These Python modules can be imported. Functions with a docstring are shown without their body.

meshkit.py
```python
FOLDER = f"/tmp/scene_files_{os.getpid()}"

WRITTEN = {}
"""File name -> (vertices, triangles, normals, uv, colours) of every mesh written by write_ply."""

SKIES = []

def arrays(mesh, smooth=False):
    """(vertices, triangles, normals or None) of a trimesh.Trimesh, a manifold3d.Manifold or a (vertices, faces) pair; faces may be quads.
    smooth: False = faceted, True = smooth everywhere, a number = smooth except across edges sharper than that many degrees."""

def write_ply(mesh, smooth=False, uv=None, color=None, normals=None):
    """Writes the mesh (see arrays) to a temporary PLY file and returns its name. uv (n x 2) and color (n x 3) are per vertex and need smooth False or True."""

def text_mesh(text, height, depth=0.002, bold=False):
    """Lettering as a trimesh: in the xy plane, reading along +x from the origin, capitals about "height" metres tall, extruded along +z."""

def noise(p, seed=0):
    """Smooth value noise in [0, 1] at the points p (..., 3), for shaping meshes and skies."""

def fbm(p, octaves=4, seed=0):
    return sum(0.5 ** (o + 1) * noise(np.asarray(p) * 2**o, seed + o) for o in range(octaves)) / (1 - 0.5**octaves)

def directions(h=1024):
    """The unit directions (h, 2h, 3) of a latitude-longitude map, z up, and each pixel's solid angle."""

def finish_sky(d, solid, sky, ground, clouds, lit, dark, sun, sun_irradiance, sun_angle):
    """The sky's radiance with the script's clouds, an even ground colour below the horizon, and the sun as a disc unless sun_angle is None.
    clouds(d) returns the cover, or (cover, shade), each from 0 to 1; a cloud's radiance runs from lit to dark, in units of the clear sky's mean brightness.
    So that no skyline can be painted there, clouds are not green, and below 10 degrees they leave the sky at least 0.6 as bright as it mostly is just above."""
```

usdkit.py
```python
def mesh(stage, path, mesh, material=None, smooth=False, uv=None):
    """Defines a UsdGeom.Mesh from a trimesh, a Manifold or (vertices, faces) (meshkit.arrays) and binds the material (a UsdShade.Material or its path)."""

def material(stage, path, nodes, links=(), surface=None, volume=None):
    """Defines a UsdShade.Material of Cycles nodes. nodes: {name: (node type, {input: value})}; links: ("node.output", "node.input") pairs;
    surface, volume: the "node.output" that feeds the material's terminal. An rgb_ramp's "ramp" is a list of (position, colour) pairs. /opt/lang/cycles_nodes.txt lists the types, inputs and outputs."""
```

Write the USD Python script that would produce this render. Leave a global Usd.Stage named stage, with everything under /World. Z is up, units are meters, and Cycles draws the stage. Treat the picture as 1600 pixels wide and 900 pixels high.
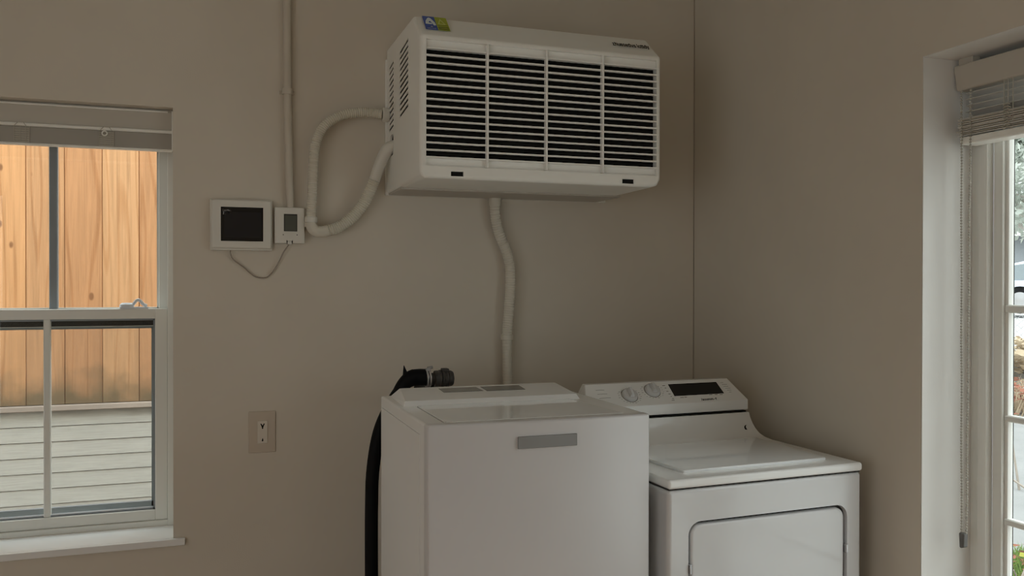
import math, random
import numpy as np, trimesh, manifold3d as m3
from shapely.geometry import Polygon, box as sbox, Point
from pxr import Usd, UsdGeom, UsdLux, UsdShade, Gf, Sdf
import usdkit, meshkit

stage = Usd.Stage.CreateInMemory()
UsdGeom.SetStageUpAxis(stage, 'Z'); UsdGeom.SetStageMetersPerUnit(stage, 1.0)
W = UsdGeom.Xform.Define(stage, '/World'); stage.SetDefaultPrim(W.GetPrim())
UsdGeom.Scope.Define(stage, '/World/Looks')
rng = np.random.default_rng(7); random.seed(7)

# ---------------------------------------------------------------- camera, sky, exposure
EXPOSURE = -1.3
SKY = 4.2
FPX, YAW, PITCH, ROLL = 1366.0, math.radians(19.3), math.radians(-0.38), math.radians(0.09)
fw = np.array([math.sin(YAW) * math.cos(PITCH), math.cos(YAW) * math.cos(PITCH), math.sin(PITCH)])
ri = np.array([math.cos(YAW), -math.sin(YAW), 0]); up = np.cross(ri, fw)
ri, up = ri * math.cos(ROLL) + up * math.sin(ROLL), up * math.cos(ROLL) - ri * math.sin(ROLL)
cam = UsdGeom.Camera.Define(stage, '/World/camera')
M = np.eye(4); M[0, :3], M[1, :3], M[2, :3], M[3, :3] = ri, up, -fw, (0, -3.0, 1.4)
cam.AddTransformOp().Set(Gf.Matrix4d(M.tolist()))
cam.CreateHorizontalApertureAttr(36.0); cam.CreateVerticalApertureAttr(20.25)
cam.CreateFocalLengthAttr(36.0 * FPX / 1600.0)
cam.CreateClippingRangeAttr(Gf.Vec2f(0.05, 500)); cam.CreateExposureAttr(EXPOSURE)
dome = UsdLux.DomeLight.Define(stage, '/World/overcast_sky')
dome.CreateIntensityAttr(1.0)
# overcast sky: brighter towards the zenith, with soft cloud mottling
sky = usdkit.material(stage, '/World/Looks/overcast', {
    'tc': ('texture_coordinate', {}), 'sx': ('separate_xyz', {}), 'cl': ('math', {'math_type': 'maximum', 'value2': 0.0}), 'mr': ('math', {'math_type': 'multiply_add', 'value2': 1.05 * SKY, 'value3': 0.72 * SKY}),
    'ns': ('noise_texture', {'scale': 3.0, 'detail': 4.0}), 'nr': ('map_range', {'from_min': 0.3, 'from_max': 0.7, 'to_min': 0.88, 'to_max': 1.12}), 'mu': ('math', {'math_type': 'multiply'}),
    'bg': ('background_shader', {'color': (0.93, 0.98, 1.0)})},
    [('tc.generated', 'sx.vector'), ('sx.z', 'cl.value1'), ('cl.value', 'mr.value1'), ('tc.generated', 'ns.vector'), ('ns.fac', 'nr.value'), ('mr.value', 'mu.value1'), ('nr.result', 'mu.value2'), ('mu.value', 'bg.strength')], surface='bg.background')
UsdShade.MaterialBindingAPI.Apply(dome.GetPrim()).Bind(sky)

# ---------------------------------------------------------------- materials
def mat(name, nodes, links, surface='p.BSDF'):
    return usdkit.material(stage, '/World/Looks/' + name, nodes, links, surface=surface)

def paint(name, col, rough=0.5, spec=0.5, metal=0.0, bump=0.0, scale=200, vary=0.0, coat=0.0, coatr=0.06):
    n = {'p': ('principled_bsdf', {'base_color': col, 'roughness': rough, 'specular_ior_level': spec, 'metallic': metal, 'coat_weight': coat, 'coat_roughness': coatr})}
    l = []
    if bump or vary:
        n['tc'] = ('texture_coordinate', {}); n['n'] = ('noise_texture', {'scale': scale, 'detail': 3.0})
        l.append(('tc.object', 'n.vector'))
    if bump:
        n['b'] = ('bump', {'strength': bump, 'distance': 0.002}); l += [('n.fac', 'b.height'), ('b.normal', 'p.normal')]
    if vary:
        n['n2'] = ('noise_texture', {'scale': 2.5, 'detail': 3.0}); l.append(('tc.object', 'n2.vector'))
        a = [c * (1 - vary) for c in col]; b = [min(1, c * (1 + vary)) for c in col]
        n['r'] = ('rgb_ramp', {'ramp': [(0.3, a), (0.7, b)]}); l += [('n2.fac', 'r.fac'), ('r.color', 'p.base_color')]
    return mat(name, n, l)

M_WALL = paint('wall_paint', (0.685, 0.625, 0.53), 0.75, 0.3, bump=0.12, scale=260, vary=0.03)
M_CEIL = paint('ceiling_paint', (0.72, 0.68, 0.60), 0.9, 0.2)
M_TRIM = paint('trim_paint', (0.82, 0.81, 0.76), 0.42, 0.5)
M_FRAME = paint('vinyl_frame', (0.82, 0.82, 0.77), 0.38, 0.5)
M_FRAMEG = paint('grey_frame', (0.27, 0.30, 0.32), 0.45, 0.4)
M_SILL = paint('sill_paint', (0.86, 0.86, 0.84), 0.35, 0.5)
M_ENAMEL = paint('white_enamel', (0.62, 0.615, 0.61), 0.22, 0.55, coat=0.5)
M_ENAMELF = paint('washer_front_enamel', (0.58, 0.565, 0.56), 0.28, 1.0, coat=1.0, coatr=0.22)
M_ENAMEL_LIT = paint('lit_enamel', (0.82, 0.815, 0.79), 0.22, 0.55, coat=0.5)  # lighter copy of the enamel; light on sides and tops put into colour
M_LID = paint('lid_enamel', (0.84, 0.85, 0.84), 0.10, 0.6, coat=0.8)
M_ACW = paint('ac_plastic', (0.87, 0.86, 0.80), 0.4, 0.45)
M_ACG = paint('ac_grille_plastic', (0.90, 0.89, 0.84), 0.4, 0.45)
M_ACU = paint('ac_tray_metal', (0.50, 0.46, 0.40), 0.5, 0.4)
M_BLACK = paint('black_cavity', (0.006, 0.006, 0.005), 0.7, 0.2)
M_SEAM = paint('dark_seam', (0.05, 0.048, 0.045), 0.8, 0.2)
M_PLAST = paint('white_plastic', (0.74, 0.72, 0.65), 0.4, 0.5)
M_HOSE = paint('hose_plastic', (0.70, 0.66, 0.56), 0.5, 0.4)
M_PIPE = paint('conduit_plastic', (0.62, 0.565, 0.475), 0.5, 0.4)
M_PLATE = paint('outlet_plastic', (0.60, 0.52, 0.42), 0.5, 0.4)
M_PLATEI = paint('outlet_insert_plastic', (0.72, 0.66, 0.57), 0.45, 0.4)
M_SCREEN = paint('screen_glass', (0.010, 0.010, 0.012), 0.12, 0.5)
M_SCREENF = paint('screen_border', (0.004, 0.004, 0.004), 0.15, 0.5)
M_LCD = paint('lcd_glass', (0.10, 0.105, 0.085), 0.2, 0.5)
M_LCDD = paint('lcd_border', (0.035, 0.035, 0.03), 0.3, 0.5)
M_DISP = paint('dryer_display_glass', (0.008, 0.007, 0.006), 0.3, 0.3)
M_WDISP = paint('washer_display_glass', (0.13, 0.13, 0.12), 0.15, 0.5)
M_HANDLE = paint('brushed_silver', (0.27, 0.268, 0.262), 0.42, 0.5, metal=0.3)
M_INK = paint('black_ink', (0.012, 0.011, 0.01), 0.6, 0.2)
M_GINK = paint('grey_ink', (0.22, 0.21, 0.19), 0.6, 0.2)
M_WINK = paint('pale_ink', (0.45, 0.46, 0.47), 0.6, 0.2)
M_BLUE = paint('sticker_blue', (0.035, 0.085, 0.36), 0.4, 0.5)
M_GREEN = paint('sticker_green', (0.36, 0.42, 0.02), 0.4, 0.5)
M_DGREEN = paint('sticker_dark_green', (0.11, 0.13, 0.01), 0.4, 0.5)
M_STW = paint('sticker_white', (0.72, 0.80, 0.80), 0.4, 0.5)
M_RUB = paint('black_rubber', (0.0035, 0.0035, 0.004), 0.6, 0.15)
M_RUB2 = paint('worn_rubber', (0.045, 0.040, 0.036), 0.5, 0.5, bump=0.4, scale=90)
M_STEEL = paint('clamp_steel', (0.55, 0.55, 0.56), 0.28, 0.5, metal=0.9)
M_CABLE = paint('grey_cable', (0.36, 0.31, 0.25), 0.5, 0.4)
M_BLIND = paint('blind_vinyl', (0.56, 0.52, 0.45), 0.5, 0.4)
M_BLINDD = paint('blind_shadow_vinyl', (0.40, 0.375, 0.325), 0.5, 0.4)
M_BLINDL = paint('blind_rail', (0.90, 0.89, 0.83), 0.35, 0.5)
M_SLAT = paint('blind_slat', (0.62, 0.60, 0.56), 0.5, 0.4)
M_SLATS = paint('gathered_slat', (0.55, 0.50, 0.42), 0.55, 0.3)
M_TAPE = paint('ladder_tape', (0.50, 0.47, 0.40), 0.8, 0.2)
M_BEAD = paint('bead_plastic', (0.46, 0.44, 0.38), 0.35, 0.5)
M_DKPL = paint('dark_grey_plastic', (0.12, 0.115, 0.105), 0.4, 0.5)
M_LOCK = paint('lock_white', (0.74, 0.79, 0.84), 0.3, 0.6)
M_FLOOR = paint('floor_wood', (0.42, 0.25, 0.13), 0.4, 0.4, vary=0.2)
M_CORNER = paint('corner_tone', (0.40, 0.35, 0.28), 0.8, 0.2)
M_RAWCONC = paint('concrete', (0.42, 0.42, 0.41), 0.85, 0.2, bump=0.3, scale=30, vary=0.12)
M_EXTW = paint('exterior_wall', (0.55, 0.53, 0.49), 0.8, 0.2)

def pane(name, tint):
    return mat(name, {'t': ('transparent_bsdf', {'color': tint}), 'g': ('glossy_bsdf', {'color': (1, 1, 1), 'roughness': 0.01}), 'w': ('layer_weight', {'blend': 0.5}),
                      'pw': ('math', {'math_type': 'power', 'value2': 5.0}), 'ma': ('math', {'math_type': 'multiply_add', 'value2': 0.6, 'value3': 0.02}), 'm': ('mix_closure', {})},
               [('w.facing', 'pw.value1'), ('pw.value', 'ma.value1'), ('ma.value', 'm.fac'), ('t.BSDF', 'm.closure1'), ('g.BSDF', 'm.closure2')], 'm.closure')
M_GLASS = pane('window_glass', (0.93, 0.95, 0.94))
M_MESH = mat('insect_mesh', {'t': ('transparent_bsdf', {'color': (1, 1, 1)}), 'd': ('diffuse_bsdf', {'color': (0.30, 0.31, 0.32)}), 'm': ('mix_closure', {'fac': 0.11})},
             [('t.BSDF', 'm.closure1'), ('d.BSDF', 'm.closure2')], 'm.closure')

def wood(name, base, dark, knots=True, dirt=None):
    n = {'tc': ('texture_coordinate', {}), 'oi': ('object_info', {}),
         'off': ('vector_math', {'math_type': 'multiply_add', 'vector2': (1, 1, 1)}), 'rv': ('combine_xyz', {}), 'rm': ('math', {'math_type': 'multiply', 'value2': 37.0}),
         'mp': ('mapping', {'scale': (60.0, 60.0, 2.2)}), 'ns': ('noise_texture', {'scale': 1.0, 'detail': 4.0, 'roughness': 0.55, 'distortion': 0.8}),
         'wm': ('mapping', {'scale': (9.0, 9.0, 0.55)}), 'wn': ('noise_texture', {'scale': 1.0, 'detail': 1.0}),
         'wr': ('math', {'math_type': 'multiply', 'value2': 30.0}), 'ws': ('math', {'math_type': 'sine'}),
         'wm2': ('map_range', {'from_min': -1.0, 'from_max': 1.0, 'to_min': 0.0, 'to_max': 1.0}),
         'r1': ('rgb_ramp', {'ramp': [(0.25, [c * 0.76 for c in base]), (0.55, base), (0.8, [min(1, c * 1.12) for c in base])]}),
         'lines': ('rgb_ramp', {'ramp': [(0.0, (0.74, 0.64, 0.54)), (0.13, (1, 1, 1)), (1.0, (1, 1, 1))]}),
         'mx': ('mix_color', {'blend_type': 'multiply', 'fac': 0.6}),
         'tone': ('rgb_ramp', {'ramp': [(0.0, (0.88, 0.80, 0.76)), (0.5, (1, 1, 1)), (1.0, (1.08, 1.0, 0.9))]}),
         'mt': ('mix_color', {'blend_type': 'multiply', 'fac': 1.0}),
         'km': ('mapping', {'scale': (8.0, 8.0, 4.6)}), 'kv': ('voronoi_texture', {'scale': 1.0, 'randomness': 1.0}),
         'kr': ('rgb_ramp', {'ramp': [(0.0, (0.0, 0, 0)), (0.07, (0.1, 0.1, 0.1)), (0.11, (1, 1, 1)), (1.0, (1, 1, 1))]}),
         'mk': ('mix_color', {'a': dark}),
         'p': ('principled_bsdf', {'roughness': 0.7, 'specular_ior_level': 0.2})}
    l = [('oi.random', 'rm.value1'), ('rm.value', 'rv.x'), ('rm.value', 'rv.z'), ('tc.object', 'off.vector1'), ('rv.vector', 'off.vector3'),
         ('off.vector', 'mp.vector'), ('mp.vector', 'ns.vector'), ('off.vector', 'wm.vector'), ('wm.vector', 'wn.vector'), ('wn.fac', 'wr.value1'),
         ('wr.value', 'ws.value1'), ('ws.value', 'wm2.value'), ('wm2.result', 'lines.fac'), ('ns.fac', 'r1.fac'), ('r1.color', 'mx.a'), ('lines.color', 'mx.b'),
         ('oi.random', 'tone.fac'), ('mx.result', 'mt.a'), ('tone.color', 'mt.b'),
         ('off.vector', 'km.vector'), ('km.vector', 'kv.vector'), ('kv.distance', 'kr.fac'), ('kr.color', 'mk.fac'), ('mt.result', 'mk.b')]
    out = 'mk.result'
    if dirt:   # mildew stain with a ragged edge along the foot of the boards
        n.update({'gp': ('geometry', {}), 'sx': ('separate_xyz', {}), 'dn': ('noise_texture', {'scale': 9.0, 'detail': 4.0}),
                  'dm': ('math', {'math_type': 'multiply_add', 'value2': 0.30}), 'dr': ('map_range', {'from_min': dirt[0], 'from_max': dirt[1], 'to_min': 0.9, 'to_max': 0.0, 'clamp': True}),
                  'md': ('mix_color', {'b': (0.15, 0.115, 0.065)})})
        l += [('gp.position', 'sx.vector'), ('gp.position', 'dn.vector'), ('dn.fac', 'dm.value1'), ('sx.z', 'dm.value3'), ('dm.value', 'dr.value'), ('dr.result', 'md.fac'), (out, 'md.a')]
        out = 'md.result'
    return mat(name, n, l + [(out, 'p.base_color')])
M_CEDAR = wood('cedar_board', (0.60, 0.34, 0.174), (0.26, 0.12, 0.055), dirt=(0.97, 1.12))
M_TONGUE = paint('groove_cedar', (.34, .17, .075), .8, .1)
M_LEDGE = paint('ledge_wood', (0.42, 0.35, 0.30), 0.8, 0.2, vary=0.15)
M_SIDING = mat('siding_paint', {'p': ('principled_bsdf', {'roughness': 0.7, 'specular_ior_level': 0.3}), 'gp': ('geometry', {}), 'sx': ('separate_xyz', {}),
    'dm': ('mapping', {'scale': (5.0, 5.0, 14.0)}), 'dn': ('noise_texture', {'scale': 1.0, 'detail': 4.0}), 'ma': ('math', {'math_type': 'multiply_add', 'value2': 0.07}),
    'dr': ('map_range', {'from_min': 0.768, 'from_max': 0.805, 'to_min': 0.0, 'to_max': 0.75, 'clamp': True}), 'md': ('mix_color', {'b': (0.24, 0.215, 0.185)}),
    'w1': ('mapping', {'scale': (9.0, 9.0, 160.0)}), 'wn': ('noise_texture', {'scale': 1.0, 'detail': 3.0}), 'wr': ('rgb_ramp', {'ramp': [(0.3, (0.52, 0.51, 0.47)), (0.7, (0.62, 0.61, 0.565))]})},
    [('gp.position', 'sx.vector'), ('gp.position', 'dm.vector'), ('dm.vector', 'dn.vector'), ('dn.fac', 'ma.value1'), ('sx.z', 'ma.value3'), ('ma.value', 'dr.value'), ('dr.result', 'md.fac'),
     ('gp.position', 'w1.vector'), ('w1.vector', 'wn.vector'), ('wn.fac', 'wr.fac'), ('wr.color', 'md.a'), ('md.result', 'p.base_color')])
M_DIRT = paint('soil', (0.16, 0.13, 0.10), 0.9, 0.1, vary=0.3)

# ---------------------------------------------------------------- shape helpers
def tm(v, f): return trimesh.Trimesh(np.asarray(v, float), np.asarray(f), process=False)
def join(*ms): return trimesh.util.concatenate([m for m in ms])
def man(mesh): return m3.Manifold(m3.Mesh(np.asarray(mesh.vertices, np.float32), np.asarray(mesh.faces, np.uint32)))
def unman(m):
    q = m.to_mesh(); return tm(q.vert_properties[:, :3], q.tri_verts)
def bx(a, b):
    m = trimesh.creation.box([abs(b[i] - a[i]) for i in range(3)]); m.apply_translation([(a[i] + b[i]) / 2 for i in range(3)]); return m
def hull(pts): return unman(m3.Manifold.hull_points(np.asarray(pts, np.float32)))
def octs(r, n=4):
    s = trimesh.creation.icosphere(2 if n > 3 else 1, r).vertices; return s
def rhull(corners, r, n=4):
    """hull of small spheres at the corners (already inset by r)"""
    s = octs(r, n); return hull(np.vstack([s + np.asarray(c, float) for c in corners]))
def rbox(a, b, r, n=3):
    lo, hi = np.minimum(a, b) + r, np.maximum(a, b) - r
    return rhull([[(lo, hi)[i][0], (lo, hi)[j][1], (lo, hi)[k][2]] for i in (0, 1) for j in (0, 1) for k in (0, 1)], r, n)
def cbox(a, b, c=0.002):
    """box with chamfered edges, cheap"""
    a, b = np.minimum(a, b), np.maximum(a, b); p = []
    for i in (0, 1):
        for j in (0, 1):
            for k in (0, 1):
                q = np.array([(a, b)[i][0], (a, b)[j][1], (a, b)[k][2]]); s = np.array([1 - 2 * i, 1 - 2 * j, 1 - 2 * k]) * c
                for ax in range(3):
                    w = q + s; w[ax] = q[ax]; p.append(w)
    return hull(p)
def cut(m, *others):
    r = man(m)
    for o in others: r = r - man(o)
    return unman(r)
def prism(poly, h):
    return trimesh.creation.extrude_polygon(poly if isinstance(poly, Polygon) else Polygon(poly), h, engine='earcut')
def to_axes(m, O, X, Y, Z):
    """places a mesh made in (x, y, z) into the frame O + x X + y Y + z Z"""
    T = np.eye(4); T[:3, 0], T[:3, 1], T[:3, 2], T[:3, 3] = X, Y, Z, O
    m = m.copy(); m.apply_transform(T); return m
def spline(P, n=24):
    P = np.asarray(P, float); Q = np.vstack([2 * P[0] - P[1], P, 2 * P[-1] - P[-2]]); out = []
    for i in range(len(P) - 1):
        p0, p1, p2, p3 = Q[i:i + 4]
        for t in np.linspace(0, 1, n, endpoint=False):
            out.append(0.5 * (2 * p1 + (p2 - p0) * t + (2 * p0 - 5 * p1 + 4 * p2 - p3) * t * t + (3 * p1 - p0 - 3 * p2 + p3) * t ** 3))
    return np.vstack(out + [P[-1]])
def resample(P, step):
    d = np.r_[0, np.cumsum(np.linalg.norm(np.diff(P, axis=0), axis=1))]; n = max(2, int(d[-1] / step) + 1)
    s = np.linspace(0, d[-1], n); return np.stack([np.interp(s, d, P[:, k]) for k in range(3)], 1), s
def tube(P, r, k=12):
    P = np.asarray(P, float); n = len(P); r = np.broadcast_to(r, (n,)); T = np.gradient(P, axis=0); T /= np.linalg.norm(T, axis=1, keepdims=True)
    N = np.cross(T[0], [0, 0, 1.0]); N = N if np.linalg.norm(N) > 1e-3 else np.cross(T[0], [1.0, 0, 0]); N /= np.linalg.norm(N)
    v = []; a = np.linspace(0, 2 * np.pi, k, endpoint=False)
    for i in range(n):
        N = N - T[i] * (N @ T[i]); N /= np.linalg.norm(N); B = np.cross(T[i], N)
        v.append(P[i] + r[i] * (np.cos(a)[:, None] * N + np.sin(a)[:, None] * B))
    v = np.vstack(v + [P[:1], P[-1:]]); f = []
    i, j = np.meshgrid(np.arange(n - 1), np.arange(k), indexing='ij'); i, j = i.ravel(), j.ravel(); j2 = (j + 1) % k
    f = np.vstack([np.stack([i * k + j, i * k + j2, (i + 1) * k + j2], 1), np.stack([i * k + j, (i + 1) * k + j2, (i + 1) * k + j], 1)])
    j = np.arange(k); j2 = (j + 1) % k
    f = np.vstack([f, np.stack([np.full(k, n * k), j2, j], 1), np.stack([np.full(k, n * k + 1), (n - 1) * k + j, (n - 1) * k + j2], 1)])
    return tm(v, f)
def ribbed(P, r, pitch=0.0072, amp=0.06, k=18):
    Q, s = resample(spline(P), pitch / 6); ph = (s / pitch) % 1.0
    return tube(Q, r * (1 + amp * np.clip(np.cos(2 * np.pi * ph) * 1.6, -1, 1)), k)
def cyl(a, b, r, k=24):
    return tube(np.linspace(a, b, 2), r, k)
def lathe(prof, O=(0, 0, 0), Z=(0, 0, 1), k=32):
    m = trimesh.creation.revolve(np.asarray(prof, float), sections=k)
    T = trimesh.geometry.align_vectors([0, 0, 1], Z); m.apply_transform(T); m.apply_translation(O); return m

# ---------------------------------------------------------------- scene helpers
used = {}
def numbered(parent, name):
    k = parent + '/' + name; c = used.get(k, -1) + 1; used[k] = c
    return k if c == 0 else f'{k}_{c:03d}'
LOC = {}
def thing(name, label, cat, loc=(0, 0, 0), group=None, kind=None):
    p = numbered('/World', name); x = UsdGeom.Xform.Define(stage, p); x.AddTranslateOp().Set(Gf.Vec3d(*map(float, loc)))
    tag(x.GetPrim(), label, cat, group, kind); LOC[p] = np.asarray(loc, float); return p
def tag(prim, label=None, cat=None, group=None, kind=None):
    for k, v in (('label', label), ('category', cat), ('group', group), ('kind', kind)):
        if v: prim.SetCustomDataByKey(k, v)
def obj(name, mesh, m, parent='/World', label=None, cat=None, group=None, kind=None, smooth=35):
    p = numbered(parent, name); top = next((t for t in LOC if parent == t or parent.startswith(t + '/')), None)
    v, f = np.asarray(mesh.vertices) - (LOC[top] if top else 0), mesh.faces
    g = usdkit.mesh(stage, p, tm(v, f), m, smooth=smooth); tag(g.GetPrim(), label, cat, group, kind); return p

# ================================================================ SETTING
XR = 1.806           # inner face of the right wall; the back wall's inner face is y = 0
WX0, WX1, WZ0, WZ1 = -0.842, -0.099, 0.555, 1.957        # left window opening
RY0, RY1, RZ0, RZ1 = -3.02, -1.157, 0.05, 2.004          # right window opening
LX, BY, TOP = -2.9, -5.6, 2.78
wb = cut(bx((LX - .2, 0, -.02), (XR + .25, .30, TOP)), bx((WX0, -.1, WZ0), (WX1, .4, WZ1)))
obj('wall_back', wb, M_WALL, kind='structure', label='beige painted back wall behind the washer and dryer', smooth=False)
wr = cut(bx((XR, BY - .2, -.02), (XR + .27, -0.0005, TOP)), bx((XR - .1, RY0, RZ0), (XR + .4, RY1, RZ1)))
obj('wall_right', wr, M_WALL, kind='structure', label='beige painted right wall with the deep window reveal', smooth=False)
wl = cut(bx((LX - .2, BY - .2, -.02), (LX, 0, TOP)), bx((LX - .3, -5.0, .1), (LX + .1, -2.5, 2.25)))  # unseen opening added in this wall to let more daylight in
obj('wall_left', wl, M_WALL, kind='structure', smooth=False)
wf = cut(bx((LX, BY - .2, -.02), (XR, BY, TOP)), bx((-2.75, BY - .3, .1), (-1.75, BY + .1, 2.2)))  # another unseen opening, added to brighten the room with daylight
obj('wall_front', wf, M_WALL, kind='structure', smooth=False)
obj('floor', bx((LX, BY, -.02), (XR, 0, 0)), M_FLOOR, kind='structure', smooth=False)
obj('ceiling', bx((LX - .2, BY - .2, TOP), (XR + .27, .30, TOP + .15)), M_CEIL, kind='structure', smooth=False)
obj('trim_1', tube([[XR - .001, -.001, 0], [XR - .001, -.001, TOP]], .0030, 8), M_CORNER, kind='structure', label='thin dark line in the corner of the two walls')  # added strip that draws the dark corner line

M_REVEAL = paint('reveal_paint', (0.78, 0.765, 0.73), 0.6, 0.35, bump=0.08, scale=260)
obj('trim_2', join(bx((XR + .0006, RY1 - .0022, RZ0 + .0215), (1.9755, RY1 - .0002, RZ1)), bx((XR + .0006, RY0 + .0002, RZ0 + .0215), (1.9755, RY0 + .0022, RZ1)), bx((XR + .0006, RY0 + .0022, RZ1 - .0022), (1.9755, RY1 - .0022, RZ1 - .0002))),
    M_REVEAL, kind='structure', label='off-white lining of the right window reveal', smooth=False)
# --- window 1 (back wall, left)
w1 = thing('window_1', 'double-hung window at left looking on the orange board fence', None, (WX0, .06, WZ0), kind='structure')
F0, F1 = .160, .275
fr = join(cbox((WX1 - .023, F0, WZ0 + .02), (WX1, F1, WZ1), .0015), cbox((WX0, F0, WZ0 + .02), (WX0 + .023, F1, WZ1), .0015),
          cbox((WX0 + .02, F0, WZ1 - .05), (WX1 - .02, F1, WZ1), .0015), cbox((WX0 + .02, F0 + .004, .578), (WX1 - .02, F1, .5965), .0015))
obj('window_frame', fr, M_FRAME, w1)
def sash(x0, x1, z0, z1, y0, y1, st, bot, top, mx, mw, mname, gmat, mm):
    s = join(cbox((x0, y0, z0), (x0 + st, y1, z1), .002), cbox((x1 - st, y0, z0), (x1, y1, z1), .002),
             cbox((x0 + st - .001, y0, z0), (x1 - st + .001, y1, z0 + bot), .002), cbox((x0 + st - .001, y0, z1 - top), (x1 - st + .001, y1, z1), .002))
    q = obj(mname, s, M_FRAME, w1); ym = (y0 + y1) / 2
    b = .006   # glazing bead, stepped back from the sash face
    gb = join(bx((x0 + st, y0 + .008, z0 + bot), (x0 + st + b, y1 - .004, z1 - top)), bx((x1 - st - b, y0 + .008, z0 + bot), (x1 - st, y1 - .004, z1 - top)),
              bx((x0 + st, y0 + .008, z0 + bot), (x1 - st, y1 - .004, z0 + bot + b)), bx((x0 + st, y0 + .008, z1 - top - b), (x1 - st, y1 - .004, z1 - top)))
    obj('glazing_bead', gb, gmat, q)
    obj('pane', bx((x0 + st, ym, z0 + bot), (mx, ym + .003, z1 - top)), M_GLASS, q); obj('pane', bx((mx, ym, z0 + bot), (x1 - st, ym + .003, z1 - top)), M_GLASS, q)
    obj('muntin', cbox((mx - mw / 2, ym - .012, z0 + bot - .001), (mx + mw / 2, ym + .014, z1 - top + .001), .003), mm, q, label='slim upright glazing bar')
sash(WX0 + .023, WX1 - .023, 1.249, WZ1 - .052, .214, .248, .030, .058, .035, -.4743, .0255, 'upper_sash', M_FRAME, M_FRAMEG)
sash(WX0 + .023, WX1 - .023, .5970, 1.3095, .172, .206, .0395, .035, .0335, -.4877, .0205, 'lower_sash', M_FRAMEG, M_FRAME)
obj('seal_strip', bx((WX0 + .03, .2065, 1.2515), (WX1 - .03, .2135, 1.2790)), M_SEAM, w1, label='dark strip painting the shade between the two sashes')  # added dark bar; shade of the backlit rail put into its colour
sc = join(bx((WX0 + .024, .251, .58), (WX0 + .066, .266, 1.262)), bx((WX1 - .078, .251, .58), (WX1 - .024, .266, 1.262)),
          bx((WX0 + .06, .251, .58), (WX1 - .072, .266, .645)), bx((WX0 + .06, .251, 1.240), (WX1 - .072, .266, 1.262)))
q = obj('screen_frame', sc, M_FRAMEG, w1, label='grey frame of the insect screen outside the lower sash')
obj('insect_screen', bx((WX0 + .06, .257, .64), (WX1 - .072, .2578, 1.245)), M_MESH, q)
q = obj('sash_lock', rbox((-.270, .174, 1.3085), (-.183, .210, 1.3155), .002), M_LOCK, w1, label='white cam lock on the meeting rail')
obj('cam', lathe([(0, 0), (.023, 0), (.022, .009), (.016, .014), (0, .015)], (-.250, .191, 1.3145)), M_LOCK, q)
obj('lever', tube(spline([[-.233, .191, 1.3195], [-.220, .187, 1.336], [-.210, .187, 1.337], [-.199, .189, 1.324], [-.187, .191, 1.318]], 6), [.0052] * 24 + [.003], 8), M_LOCK, q)
sl = rbox((WX0 - .037, -.016, .5555), (-.063, -.0004, .578), .003)
obj('window_sill', join(sl, bx((WX0 + .0005, -.002, .5555), (WX1 - .0005, .1635, .578))), M_SILL, w1)

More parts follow.
